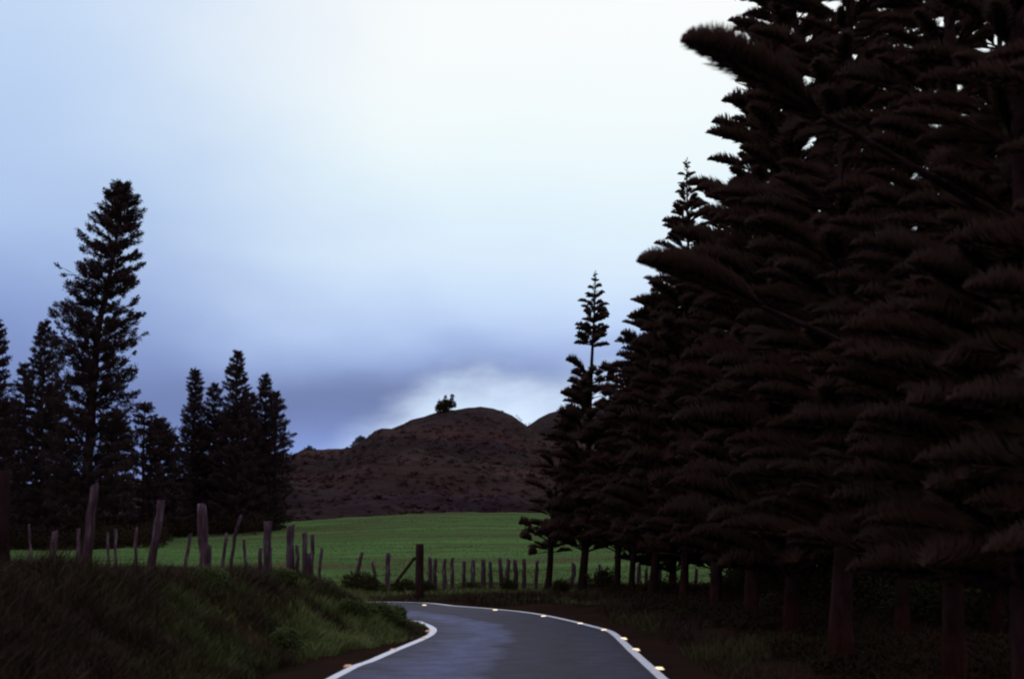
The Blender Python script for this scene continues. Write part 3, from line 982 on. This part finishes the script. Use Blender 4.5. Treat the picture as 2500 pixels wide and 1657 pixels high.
def conifer(trunk_px, depth, prof, label, group, style='frond', whorl=0.3, nb=6, crown_from=1345, r_base=0.13, seed=1,
            detail=60, blen=0.42, extra=None, skip=None, mat=None, name='cook_pine', cat='tree', thick=0.02, base_h=None, droop=0.0,
            tuft_r=0.16, lift=0.30, bark=None):
    """trunk_px: pixel points from foot to apex; prof: (py, half-width px) list; every number becomes metres at the tree's own distance"""
    g_ = np.random.default_rng(seed)
    mat = mat or M_FOL
    pts = np.array([at(px, py, depth) for px, py in trunk_px])
    gz = float(ground_h(pts[:1, 0], pts[:1, 1])[0]) if base_h is None else base_h
    foot = pts[0] + (pts[0] - pts[1]) * 0.0
    foot[2] = gz
    pts = np.vstack([[foot], pts[pts[:, 2] > gz + 0.4]])
    loc = pts - foot
    H = loc[-1, 2]
    zz = np.linspace(0, H, 26)
    path = interp_path(loc, zz)
    path[:, 0] += np.sin(zz * 0.9 + seed * 1.7) * 0.045 * np.minimum(1, zz / 1.0)
    path[:, 1] += np.sin(zz * 0.7 + seed * 2.9) * 0.04
    path[0, 2] = -0.25
    root = empty(name, foot)
    tag(root, label, cat, group)
    g = Geo()
    rad = r_base * (1 - zz / H) ** 0.85 + 0.008
    rad[0:2] *= (1.35, 1.12)
    g.tube(path, rad, 9, True, 0.03, seed)
    cz0 = (at(trunk_px[0][0], crown_from, depth) - foot)[2]
    pz = np.array([(at(trunk_px[-1][0], p, depth) - foot)[2] for p, r in prof])[::-1]
    pr = np.array([r / FPX * depth for p, r in prof])[::-1]
    B, Md, T, R_ = [], [], [], []
    z = cz0
    limbs = []
    while z < H - 0.04 * H * 0.2:
        rr = float(np.interp(z, pz, pr))
        gap_ = whorl * (0.55 + 0.45 * min(1, rr / (pr.max() + 1e-6))) * g_.uniform(0.75, 1.25)
        a0 = g_.uniform(0, 2 * np.pi)
        nbr = nb if rr > 0.25 * pr.max() else max(4, nb - 1)
        for k in range(nbr):
            az_ = a0 + k * 2 * np.pi / nbr + g_.normal(0, 0.12)
            L = rr * g_.uniform(0.60, 1.06) * (1.15 if g_.random() < 0.12 else 1)
            if skip is not None:
                f = skip(z + foot[2], az_, g_)
                if f <= 0:
                    continue
            else:
                f = 1
            limbs.append((z + g_.normal(0, 0.03), az_, L, f))
        z += gap_
    if extra:
        for (px, py, dd_) in extra:
            tip = at(px, py, dd_) - foot
            bz = max(cz0, tip[2] - lift * np.hypot(tip[0], tip[1]))
            c = interp_path(path, np.array([bz]))[0]
            LE = float(np.hypot(*(tip - c)[:2]))
            limbs.append((bz, math.atan2(tip[1] - c[1], tip[0] - c[0]), LE, 3.0 + (tip[2] - bz) / LE))
    s = np.linspace(0, 1, 6)
    for (bz, az_, L, f) in limbs:
        if bz > H:
            continue
        c = interp_path(path, np.array([bz]))[0]
        out = np.array([math.cos(az_), math.sin(az_), 0])
        side_ = np.array([-out[1], out[0], 0])
        up = np.array([0, 0, 1.0])
        ll = lift * g_.uniform(0.2, 1.6) - droop * (L / (pr.max() + 1e-6))
        if f > 2:
            ll = f - 3

        def ax(q):
            q = np.asarray(q)[:, None]
            return c + out * L * q + up * L * (ll * q * (1.5 - 0.5 * q)) + side_ * L * 0.04 * np.sin(q * 3 + az_)
        a3 = ax(s)
        if L > 0.12:
            g.tube(a3, np.linspace(0.018, 0.005, 6) * (0.6 + L * 0.5), 4, False)
        if style == 'frond':
            n = int(detail * (0.5 + L) * (2.5 if f > 2 else 1))
            q0 = 0.58 if f > 2 else (1 - f if 0 < f < 1 else 0.18)
            W = 0.38 if f > 2 else blen * min(L, 1.5) * g_.uniform(0.65, 1.15)
            u_ = g_.uniform(0.0, 1.0, n) ** 0.9
            u2 = u_ + 0.24 * (1 - u_)
            bse = ax(q0 + (1 - q0) * u_)
            env = W * 2.1 * (u2 + 0.04) * (1 - u2 + 0.002) ** (0.62 if f > 2 else 0.72) * g_.uniform(0.55, 1.05, n)
            ang = g_.normal(0, 0.85, n)
            env = env * np.where(np.abs(ang) > 1.4, 0.35, 1)
            perp = side_ * np.sin(ang)[:, None] + up * np.cos(ang)[:, None]
            tp = ax(q0 + (1 - q0) * u2) + perp * env[:, None]
            md = bse * 0.5 + tp * 0.5 - perp * env[:, None] * 0.08
            B.append(bse); Md.append(md); T.append(tp); R_.append(np.full(n, thick) * g_.uniform(0.7, 1.3, n))
        else:
            nt_ = max(2, int(2 + L * 3.0))
            for j in range(nt_):
                qq = 1.0 if j == 0 else g_.uniform(0.22, 1.0)
                if 0 < f < 1:
                    qq = g_.uniform(1 - f, 1)
                ctr = ax([qq])[0] + (side_ * g_.normal(0, 0.22) + up * g_.normal(0.06, 0.07)) * L * qq
                rt = tuft_r * g_.uniform(0.7, 1.3)
                n = int(detail * 1.3)
                base_pt = ax([max(0.2, qq - 0.25)])[0]
                axis_ = out * g_.uniform(0.6, 1.0) + up * g_.uniform(0.25, 0.9) + side_ * g_.normal(0, 0.35)
                axis_ /= np.linalg.norm(axis_)
                u_ = g_.uniform(-1, 1, (n, 1))
                dirv = g_.normal(0, 1, (n, 3))
                dirv /= np.linalg.norm(dirv, axis=1, keepdims=True)
                dirv = dirv + axis_ * 0.35
                fat = np.sqrt(np.clip(1.05 - u_ * u_, 0.1, 1))
                o_ = ctr + axis_ * u_ * rt * 0.95 + g_.normal(0, 0.16, (n, 3)) * rt
                tp = o_ + dirv * rt * fat * g_.uniform(0.40, 0.72, (n, 1))
                B.append(o_); Md.append(o_ * 0.5 + tp * 0.5); T.append(tp); R_.append(np.full(n, thick) * g_.uniform(0.7, 1.3, n))
                B.append(base_pt[None]); Md.append(((base_pt + ctr) / 2)[None]); T.append(ctr[None]); R_.append(np.array([0.012 + thick * .3]))
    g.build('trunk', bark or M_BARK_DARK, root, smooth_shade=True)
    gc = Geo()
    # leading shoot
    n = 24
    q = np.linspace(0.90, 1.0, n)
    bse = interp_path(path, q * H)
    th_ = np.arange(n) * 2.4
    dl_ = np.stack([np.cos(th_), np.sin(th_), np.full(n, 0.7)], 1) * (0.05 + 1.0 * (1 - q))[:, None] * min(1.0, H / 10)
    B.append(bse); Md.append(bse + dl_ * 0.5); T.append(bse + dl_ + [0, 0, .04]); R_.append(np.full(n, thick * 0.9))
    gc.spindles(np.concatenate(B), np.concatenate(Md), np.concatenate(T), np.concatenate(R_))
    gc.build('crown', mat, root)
    return root


GR = 'dark pines in the dense row along the right of the road'


def skip_a(zw, az_, g_):
    # the slim pine has a bare neck, and its right side carries foliage only at the branch ends
    p = 1321 - (zw - EYE) / 40 * FPX * 1.0
    if 858 < p < 893:
        return 0
    if 893 < p < 1080 and math.cos(az_) > 0.25:
        return 0.38 if g_.random() < 0.8 else 0
    if g_.random() < 0.10:
        return 0
    return 1


conifer([(1421, 1462), (1436, 1150), (1446, 950), (1450, 665)], 40,
        [(665, 2), (700, 20), (740, 40), (790, 46), (850, 55), (880, 62), (930, 72), (1000, 95), (1100, 120), (1345, 120)],
        'slim pine with a bare neck and separate pointed branches, leftmost apex of the roadside row', GR, whorl=0.33, nb=8, seed=11,
        detail=110, skip=skip_a, r_base=0.11, blen=0.52, lift=0.32)
conifer([(1337, 1466), (1345, 1300), (1395, 985)], 41,
        [(985, 5), (1030, 40), (1100, 75), (1200, 80), (1350, 78)],
        'low leaning pine on a slim dark trunk, its low boughs reaching left over the pasture', GR, whorl=0.36, nb=6, seed=12, detail=60, blen=0.36,
        crown_from=1345, r_base=0.095, extra=[(1266, 1278, 41), (1270, 1311, 40.5), (1290, 1352, 40.8)])
ROW = [
    # trunk foot px, apex px, depth, profile, label
    ((1505, 1462), (1540, 866), 39, [(866, 3), (900, 40), (1000, 90), (1150, 120), (1345, 125)],
     'shorter pine whose small pointed top shows just right of the slim bare-necked pine'),
    ((1540, 1468), (1610, 700), 37, [(700, 3), (760, 70), (900, 105), (1345, 140)],
     'pine with toothed left edge between the slim pine and the second apex'),
    ((1592, 1472), (1648, 610), 35, [(610, 3), (700, 65), (840, 120), (1345, 150)],
     'pine standing just left of and below the second apex of the row'),
    ((1667, 1485), (1681, 392), 33, [(392, 2), (430, 22), (480, 42), (530, 62), (590, 80), (700, 110), (900, 150), (1345, 170)],
     'tall pine with an open feathery top, second apex of the row, pale slim trunk'),
    ((1743, 1500), (1815, 430), 31, [(430, 3), (520, 50), (640, 110), (800, 150), (1375, 180)],
     'pine behind the feathery top, on the pale trunk halfway along the row'),
    ((1835, 1530), (1880, 60), 27, [(60, 3), (200, 90), (300, 130), (450, 140), (700, 200), (1345, 230)],
     'large pine with a sawtooth left edge high against the white sky'),
    ((1930, 1560), (1945, -260), 23, [(-260, 20), (-60, 155), (60, 170), (300, 205), (700, 260), (1345, 300)],
     'very tall pine running out of the top of the photo with a jagged left edge'),
]
for i, (b_, a_, dp, prof, lb) in enumerate(ROW):
    feathery = 'feathery' in lb and i == 3
    conifer([b_, ((b_[0] * 2 + a_[0]) / 3, (b_[1] * 2 + a_[1]) / 3), a_], dp, prof, lb, GR, whorl=0.35 if dp > 28 else 0.38, nb=8, seed=20 + i,
            detail=95 if dp > 28 else 160, r_base=(0.09, 0.08, 0.11, 0.09, 0.10, 0.12, 0.11)[i], crown_from=(1345, 1352, 1340, 1352, 1345, 1385, 1400)[i], blen=0.46 if feathery else (0.40 if dp > 28 else 0.40), lift=0.35, bark=M_BARK if dp < 34 else None,
            skip=(lambda zw, az_, g_: 0 if g_.random() < (0.16 if feathery else 0.05) else 1))

NEAR = [
    ((2055, 1640), (2085, -700), 17.5, 330, [], 'near pine on the thickest visible trunk, purple above and red at its foot'),
    ((2200, 1600), (2190, -520), 20, 290, [], 'near pine on a dim trunk right of the thickest trunk'),
    ((2330, 1700), (2300, -1100), 14.5, 380, [(1548, 640, 12.6)], 'near pine whose blurred bough sticks out over the second apex'),
    ((2520, 1760), (2440, -1500), 11.5, 480, [(1652, 105, 9.6)], 'nearest pine in the photo, its blurred furry bough reaching into the white sky'),
    ((2790, 1850), (2740, -1900), 9.8, 520, [], 'pine at the far right edge with only its left boughs in the photo'),
    ((2430, 1590), (2440, -450), 21, 300, [], 'pine in the dark near the right edge of the photo behind the nearest trunks'),
]
for i, (b_, a_, dp, w_, ex, lb) in enumerate(NEAR):
    prof = [(a_[1], 3), (a_[1] * 0.5, w_ * .35), (0, w_ * 0.62), (500, w_ * 0.85), (1000, w_), (1345, w_ * 1.0)]
    conifer([b_, ((b_[0] * 2 + a_[0]) / 3, (b_[1] * 2 + a_[1]) / 3), a_], dp, prof, lb, GR, whorl=0.31, nb=9, seed=40 + i, bark=M_BARK,
            detail=200, r_base=(0.13, 0.085, 0.10, 0.12, 0.11, 0.09)[i], blen=0.29, extra=ex, thick=0.012, crown_from=(1325, 1375, 1425, 1430, 1430, 1440)[i], lift=0.25,
            skip=(lambda zw, az_, g_: 0 if g_.random() < (0.10 if zw < 4.0 else 0.30) else 1))

BACK = [(1750, 38, 500), (1900, 36, 330), (2010, 33, 300), (2130, 30, 330), (2260, 31, 380), (2380, 28, 360), (2500, 30, 330), (1640, 41, 650),
        (2620, 26, 250), (2320, 37, 480)]
BL = ['behind the pale slim trunk', 'left of the thickest trunk', 'straight behind the thickest trunk', 'between the two near trunks',
      'right of the dim near trunk', 'behind the nearest pine', 'by the right edge of the photo', 'behind the feathery second apex',
      'just beyond the right edge of the photo', 'deepest in the shade at right']
for i, (bx_, dp, ay) in enumerate(BACK):
    ww = 1.85 * FPX / dp
    conifer([(bx_, 1455), (bx_ + 5, 1000), (bx_ + random.uniform(-15, 30), ay)], dp,
            [(ay, 3), (ay + 120, ww * .5), (ay + 420, ww * 0.9), (1360, ww)],
            'dark pine of the second row ' + BL[i], 'pines of the second row behind the roadside row', whorl=0.34, nb=7, seed=60 + i, detail=70,
            thick=0.024, crown_from=1395, r_base=0.10, blen=0.45)

# left group
GLT = 'pines beyond the pasture at the left'
conifer([(206, 1330), (222, 975), (241, 820), (268, 668), (288, 540), (300, 447)], 60,
        [(464, 12), (472, 24), (486, 33), (505, 42), (560, 56), (620, 68), (680, 84), (740, 96), (800, 106), (880, 108), (930, 92), (1000, 100),
         (1100, 105), (1250, 90)],
        'tallest pine at the left, leaning right, with tufted boughs and a domed top', GLT, style='tuft', whorl=0.35, nb=8, seed=101, detail=62, bark=M_BARK_DARK,
        crown_from=1270, r_base=0.26, tuft_r=0.22, thick=0.018, lift=0.42, mat=M_FOL_FAR,
        skip=(lambda zw, az_, g_: 0 if (g_.random() < 0.13 or (abs(zw - 10.9) < 0.28 and math.cos(az_) > 0) or (abs(zw - 7.5) < 0.25 and math.cos(az_) < .2)) else 1))
LEFT = [
    ((-5, 1330), (-8, 775), 74, [(775, 1), (800, 12), (850, 24), (950, 34), (1050, 40), (1250, 45)], 'pine cut by the left edge of the photo', .24),
    ((100, 1330), (108, 786), 76, [(786, 1), (805, 14), (850, 30), (900, 36), (960, 46), (1100, 50), (1250, 50)], 'see-through domed pine, second tallest at the far left', .24),
    ((58, 1330), (61, 884), 80, [(884, 1), (905, 15), (960, 26), (1050, 42), (1250, 48)], 'lower pine between the left edge and the see-through domed pine', .26),
    ((20, 1330), (18, 975), 82, [(975, 1), (1000, 22), (1080, 38), (1250, 45)], 'low dark pine filling the left edge under its neighbours', .30),
    ((140, 1330), (134, 938), 78, [(938, 1), (960, 14), (1000, 30), (1080, 42), (1250, 50)], 'dark pine tucked against the left side of the tallest pine', .30),
    ((280, 1330), (282, 1015), 80, [(1015, 1), (1050, 26), (1120, 36), (1250, 40)], 'dark low pine tucked against the right side of the tallest pine', .30),
    ((352, 1330), (352, 980), 84, [(980, 1), (1000, 20), (1040, 32), (1100, 38), (1250, 42)], 'round-topped lacy pine right of the tallest pine', .26),
    ((392, 1330), (388, 1026), 86, [(1026, 1), (1045, 18), (1080, 26), (1150, 30), (1250, 36)], 'small dark round-topped pine beside the lacy one', .26),
    ((428, 1330), (426, 1066), 88, [(1066, 1), (1080, 16), (1120, 22), (1250, 30)], 'lowest pine, in the dip left of the thin columnar pine', .28),
    ((466, 1310), (477, 896), 92, [(896, 1), (915, 11), (945, 17), (985, 15), (1000, 20), (1100, 32), (1250, 38)], 'thin columnar pine standing apart, first of the middle clump', .20),
    ((520, 1310), (523, 938), 94, [(938, 1), (955, 14), (1000, 27), (1080, 36), (1250, 42)], 'short round-topped pine between the columnar and the middle tallest one', .24),
    ((577, 1310), (580, 857), 90, [(857, 1), (875, 12), (920, 24), (950, 36), (1020, 42), (1250, 52)], 'tallest pine of the middle clump, with a neat pointed crown', .22),
    ((606, 1310), (607, 953), 92, [(953, 1), (965, 14), (1000, 24), (1250, 44)], 'small round head just right of the middle clump\'s tallest pine', .26),
    ((646, 1310), (647, 916), 93, [(916, 1), (930, 10), (965, 20), (1000, 32), (1100, 44), (1250, 48)], 'narrow pointed pine at the right of the middle clump', .22),
    ((668, 1310), (673, 956), 95, [(956, 1), (975, 12), (1030, 24), (1080, 36), (1110, 38), (1250, 34)], 'ragged pine at the right end of the clump, against the hill', .24),
    ((548, 1310), (550, 1010), 96, [(1010, 1), (1040, 26), (1250, 44)], 'dark filler pine low in the middle clump, left half', .28),
    ((630, 1310), (628, 1020), 97, [(1020, 1), (1040, 26), (1250, 44)], 'dark filler pine low in the middle clump, right half', .28),
    ((495, 1310), (498, 1040), 97, [(1040, 1), (1060, 22), (1250, 36)], 'dark low pine behind the foot of the columnar pine', .28),
]
for i, (b_, a_, dp, prof, lb, wh) in enumerate(LEFT):
    dense = 'dark' in lb
    prof = [(p, r * (1 + 0.35 * min(1, max(0, (p - 980) / 120)))) for p, r in prof]
    conifer([b_, ((b_[0] * 2 + a_[0]) / 3, (b_[1] * 2 + a_[1]) / 3), a_], dp, prof, lb, GLT, style='tuft', whorl=wh * 1.75, nb=6, seed=120 + i,
            detail=60 if dense else 44, crown_from=1300, r_base=0.16, tuft_r=0.30 if dense else 0.21, thick=0.030 if dense else 0.022, bark=M_BARK_DARK, mat=M_FOL_FAR,
            lift=0.25, skip=(lambda zw, az_, g_: 0 if g_.random() < 0.06 else 1))


# ------------------------------------------------------------------ shrubs and the small trees on the hill
def bush(name, c, r, n, label, cat, group=None, mat=M_SHRUB, squash=0.8, leaf=0.09, stem=True, seed=0, lobes=6, base=None):
    g_ = np.random.default_rng(seed)
    root = empty(name, c)
    tag(root, label, cat, group)
    B, T = [], []
    gs = Geo()
    for k in range(lobes):
        a = g_.uniform(0, 6.28)
        e = g_.uniform(0.15, 1.3)
        ctr = np.array([math.cos(a) * math.cos(e), math.sin(a) * math.cos(e), math.sin(e) * squash]) * r * g_.uniform(0.45, 0.85)
        ctr[2] += r * 0.25
        s = np.linspace(0, 1, 4)[:, None]
        gs.tube(np.array([0, 0, -0.1]) * (1 - s) + ctr * s + np.sin(s * 3.1) * np.array([0, 0, -0.05 * r]), np.linspace(0.05, 0.015, 4) * r, 5, False)
        m_ = n // lobes
        d = g_.normal(0, 1, (m_, 3))
        d /= np.linalg.norm(d, axis=1, keepdims=True)
        p = ctr + d * (r * 0.42 * g_.random((m_, 1)) ** 0.45)
        B.append(p)
        T.append(p + (d + g_.normal(0, 0.5, (m_, 3)) + [0, 0, .3]) * leaf * r * g_.uniform(0.8, 1.8, (m_, 1)))
    gs.build('stem', M_BARK, root)
    B, T = np.concatenate(B), np.concatenate(T)
    gc = Geo()
    gc.spindles(B, (B + T) / 2, T, np.full(len(B), leaf * r * 0.42))
    gc.build('foliage', mat, root)
    return root


# lone tree on the summit: bushy left half and a forked, leaning right stem
def small_tree(px, py, depth, blobs, label, seed, leaf=0.16, n=90, stem_r=0.09):
    g_ = np.random.default_rng(seed)
    p = at(px, py, depth)
    zz = float(hz_at(np.array([p[0]]), np.array([depth]))[0])
    p[2] = min(p[2], zz + 0.3)
    root = empty('hilltop_tree', p)
    tag(root, label, 'tree')
    gs, gc = Geo(), Geo()
    leaf, n = leaf * 1.1, int(n * 1.5)
    for bx_, by_, br in blobs:
        c = at(bx_, by_, depth) - p
        c[1] += g_.normal(0, 0.3)
        s = np.linspace(0, 1, 5)[:, None]
        gs.tube(np.array([0, 0, -0.6]) * (1 - s) + c * s + np.sin(s * 3.1) * np.array([g_.normal(0, .1), 0, -0.15]), np.linspace(1, .35, 5) * stem_r, 5, False)
        r = br / FPX * depth
        m_ = int(n * (r / 0.5) ** 1.3) + 12
        d = g_.normal(0, 1, (m_, 3))
        d /= np.linalg.norm(d, axis=1, keepdims=True)
        b_ = c + d * r * g_.random((m_, 1)) ** 0.5 * 0.85
        t_ = b_ + (d + g_.normal(0, 0.6, (m_, 3)) + [0, 0, 0.3]) * leaf
        gc.spindles(b_, (b_ + t_) / 2, t_, np.full(m_, leaf * 0.4))
    gs.build('trunk', M_BARK, root)
    gc.build('crown', M_SHRUB, root)
    return root


small_tree(1078, 1008, 224, [(1070, 994, 7), (1074, 985, 7), (1080, 992, 8), (1090, 988, 7), (1096, 980, 5), (1103, 975, 4), (1104, 966, 3),
                             (1109, 984, 4), (1100, 990, 6), (1086, 978, 4), (1088, 970, 2.5), (1068, 1000, 6), (1092, 998, 6), (1108, 992, 4),
                             (1083, 991, 13), (1093, 990, 11), (1075, 995, 10), (1088, 984, 9), (1099, 985, 7)],
           'lone ragged tree with upright sprigs on the summit of the hill', 5)
small_tree(868, 1090, 222, [(866, 1080, 5), (872, 1074, 5), (880, 1071, 6), (888, 1072, 5), (895, 1077, 4), (878, 1078, 4)],
           'small umbrella-shaped tree on the left shoulder of the hill', 6)
small_tree(1266, 1022, 222, [(1262, 1016, 3), (1268, 1020, 3), (1272, 1026, 3)], 'tiny shrub-like tree right of the hill summit', 7, n=14, leaf=0.08, stem_r=0.04)
small_tree(1288, 1044, 222, [(1284, 1036, 2.5), (1292, 1034, 2.5), (1288, 1040, 3)], 'tiny sprig of a tree in the notch between the two hills', 8, n=14, leaf=0.08, stem_r=0.04)
small_tree(757, 1102, 222, [(748, 1100, 6), (757, 1097, 7), (766, 1100, 5)], 'dense round bush on the low left end of the ridge', 9, n=120)

# low pale lumps forming a bluish patch on the slope at right
p = at(1378, 1080, 205)
g = Geo()
for k in range(9):
    c = np.array([random.uniform(-1.6, 1.6), random.uniform(-0.5, 0.5), random.uniform(-0.15, 0.2)])
    r_ = random.uniform(0.35, 0.7)
    s = np.linspace(-1, 1, 5)
    g.tube(c[None] + np.stack([s * r_ * 1.5, s * 0.1, np.zeros(5)], 1), r_ * np.sqrt(1.02 - s * s) * 0.5 + 0.05, 7, True, 0.15, k)
o = g.build('pale_patch', M_PALE)
p[2] = float(hz_at(p[:1], p[1:2])[0]) + 0.1
o.location = p
tag(o, 'pale bluish patch on the slope just left of the roadside pines', 'rock')

# shrubs on the verge
SH = [(800, 1392, 41.8, 0.34, 'dark rounded shrub right of the paired slim posts'),
      (868, 1412, 41.5, 0.50, 'wide dark shrub below the leaning knobbed post'),
      (905, 1418, 41.0, 0.45, 'dark shrub at the foot of the lowest short post'),
      (985, 1422, 41.0, 0.42, 'dark shrub growing over the brace of the strainer post'),
      (1035, 1440, 40.8, 0.34, 'low shrub right in front of the strainer post'),
      (1150, 1448, 41.5, 0.30, 'low leafy shrub before the middle of the close-set posts'),
      (1240, 1452, 41.2, 0.34, 'low leafy shrub before the right end of the close-set posts'),
      (1375, 1470, 38.8, 0.38, 'dark shrub between the slim dark trunk and the next trunk'),
      (1480, 1440, 39.8, 0.55, 'upright dark shrub wedged between two roadside trunks'),
      (1625, 1470, 36.5, 0.50, 'dark shrub in shade among the roadside trunks'),
      (1900, 1540, 26.0, 0.45, 'dark shrub low under the large sawtooth-edged pine')]
for i, (px, py, dp, r_, lb) in enumerate(SH):
    p = at(px, py, dp)
    p[2] = float(ground_h(p[:1], p[1:2])[0])
    bush('shrub', p, r_, 900, lb, 'shrub', 'shrubs on the verges', seed=300 + i)

# bank weeds
WD = [(965, 1500, 25.6, 0.30, 'leafy weed clump at the tip of the bank overhanging the bend'),
      (925, 1492, 25.0, 0.34, 'leafy weed clump just left of the bank tip'),
      (520, 1440, 20.5, 0.26, 'pale green weed clump below the flat-topped thick post'),
      (690, 1432, 24.2, 0.26, 'green weed clump below the broad patched post'),
      (860, 1470, 24.0, 0.30, 'weed clump on the bank edge left of its tip'),
      (700, 1540, 19.5, 0.26, 'dim weed clump low on the face of the bank')]
M_WEED = noise_mat('weed_leaves', (0.075, 0.095, 0.034), (0.115, 0.165, 0.060), 3.0, 3, 0.8)
for i, (px, py, dp, r_, lb) in enumerate(WD):
    p = at(px, py, dp)
    p[2] = float(ground_h(p[:1], p[1:2])[0]) + 0.02
    bush('weed_clump', p, r_, 1500, lb, 'plant', 'weed clumps on the bank', mat=M_WEED, seed=400 + i, leaf=0.11, lobes=9)


# tangled undergrowth in the shade behind the roadside row
N = 1500
x = rng.uniform(3.5, 20, N)
y = rng.uniform(20, 44, N)
keep = (x > 4.6 + 0.25 * (44 - y) * 0.25 + 1.2) & (x / y * FPX < 1400) & (x > 0.125 * y + 1.2)
x, y = x[keep], y[keep]
z = ground_h(x, y)
per = 90
hgt = rng.uniform(0.35, 1.15, len(x))
d = rng.normal(0, 1, (len(x), per, 3))
d /= np.linalg.norm(d, axis=2, keepdims=True)
c0 = np.stack([x, y, z + hgt * 0.45], -1)[:, None, :]
b0 = c0 + d * rng.random((len(x), per, 1)) ** 0.5 * hgt[:, None, None] * [0.6, 0.6, 0.55]
t0 = b0 + (d + rng.normal(0, 0.6, d.shape) + [0, 0, 0.4]) * 0.12
g = Geo()
g.spindles(b0.reshape(-1, 3), ((b0 + t0) / 2).reshape(-1, 3), t0.reshape(-1, 3), np.full(len(x) * per, 0.03))
tag(g.build('undergrowth', M_SHRUB), 'dark tangled undergrowth in the shade behind the roadside pines', 'undergrowth', kind='stuff')

N = 2600
x = rng.uniform(2.6, 12, N)
y = rng.uniform(14, 42, N)
dr = -polydist(x, y, RR)
keep = (dr > 1.9) & (x / y * FPX < 1400) & (fbm(x * 0.6, y * 0.4, 611) > 0.44)
x, y = x[keep], y[keep]
z = ground_h(x, y)
per = 60
hgt = rng.uniform(0.12, 0.42, len(x))
d = rng.normal(0, 1, (len(x), per, 3))
d /= np.linalg.norm(d, axis=2, keepdims=True)
c0 = np.stack([x, y, z + hgt * 0.3], -1)[:, None, :]
b0 = c0 + d * rng.random((len(x), per, 1)) ** 0.5 * hgt[:, None, None] * [0.9, 0.9, 0.5]
t0 = b0 + (d + rng.normal(0, 0.6, d.shape) + [0, 0, 0.6]) * 0.06
g = Geo()
g.spindles(b0.reshape(-1, 3), ((b0 + t0) / 2).reshape(-1, 3), t0.reshape(-1, 3), np.full(len(x) * per, 0.014))
tag(g.build('ground_cover', M_COVER), 'low dark brush and litter on the ground between the roadside trunks', 'ground cover', kind='stuff')

# dark thicket filling in under the pines beyond the pasture
N = 900
x = rng.uniform(-34, -10, N)
y = rng.uniform(73, 100, N)
pxs = x / y * FPX + 1250
keep = (pxs > -60) & (pxs < 660) & ~((pxs > 400) & (y < 86))
x, y = x[keep], y[keep]
z = ground_h(x, y)
per = 130
hgt = rng.uniform(0.4, 1.3, len(x))
d = rng.normal(0, 1, (len(x), per, 3))
d /= np.linalg.norm(d, axis=2, keepdims=True)
c0 = np.stack([x, y, z + hgt * 0.4], -1)[:, None, :]
b0 = c0 + d * rng.random((len(x), per, 1)) ** 0.5 * hgt[:, None, None] * [0.8, 0.8, 0.6]
t0 = b0 + (d + rng.normal(0, 0.6, d.shape) + [0, 0, 0.4]) * 0.10
g = Geo()
g.spindles(b0.reshape(-1, 3), ((b0 + t0) / 2).reshape(-1, 3), t0.reshape(-1, 3), np.full(len(x) * per, 0.04))
tag(g.build('thicket', M_COVER), 'dark thicket under the pines beyond the pasture at the left', 'thicket', kind='stuff')
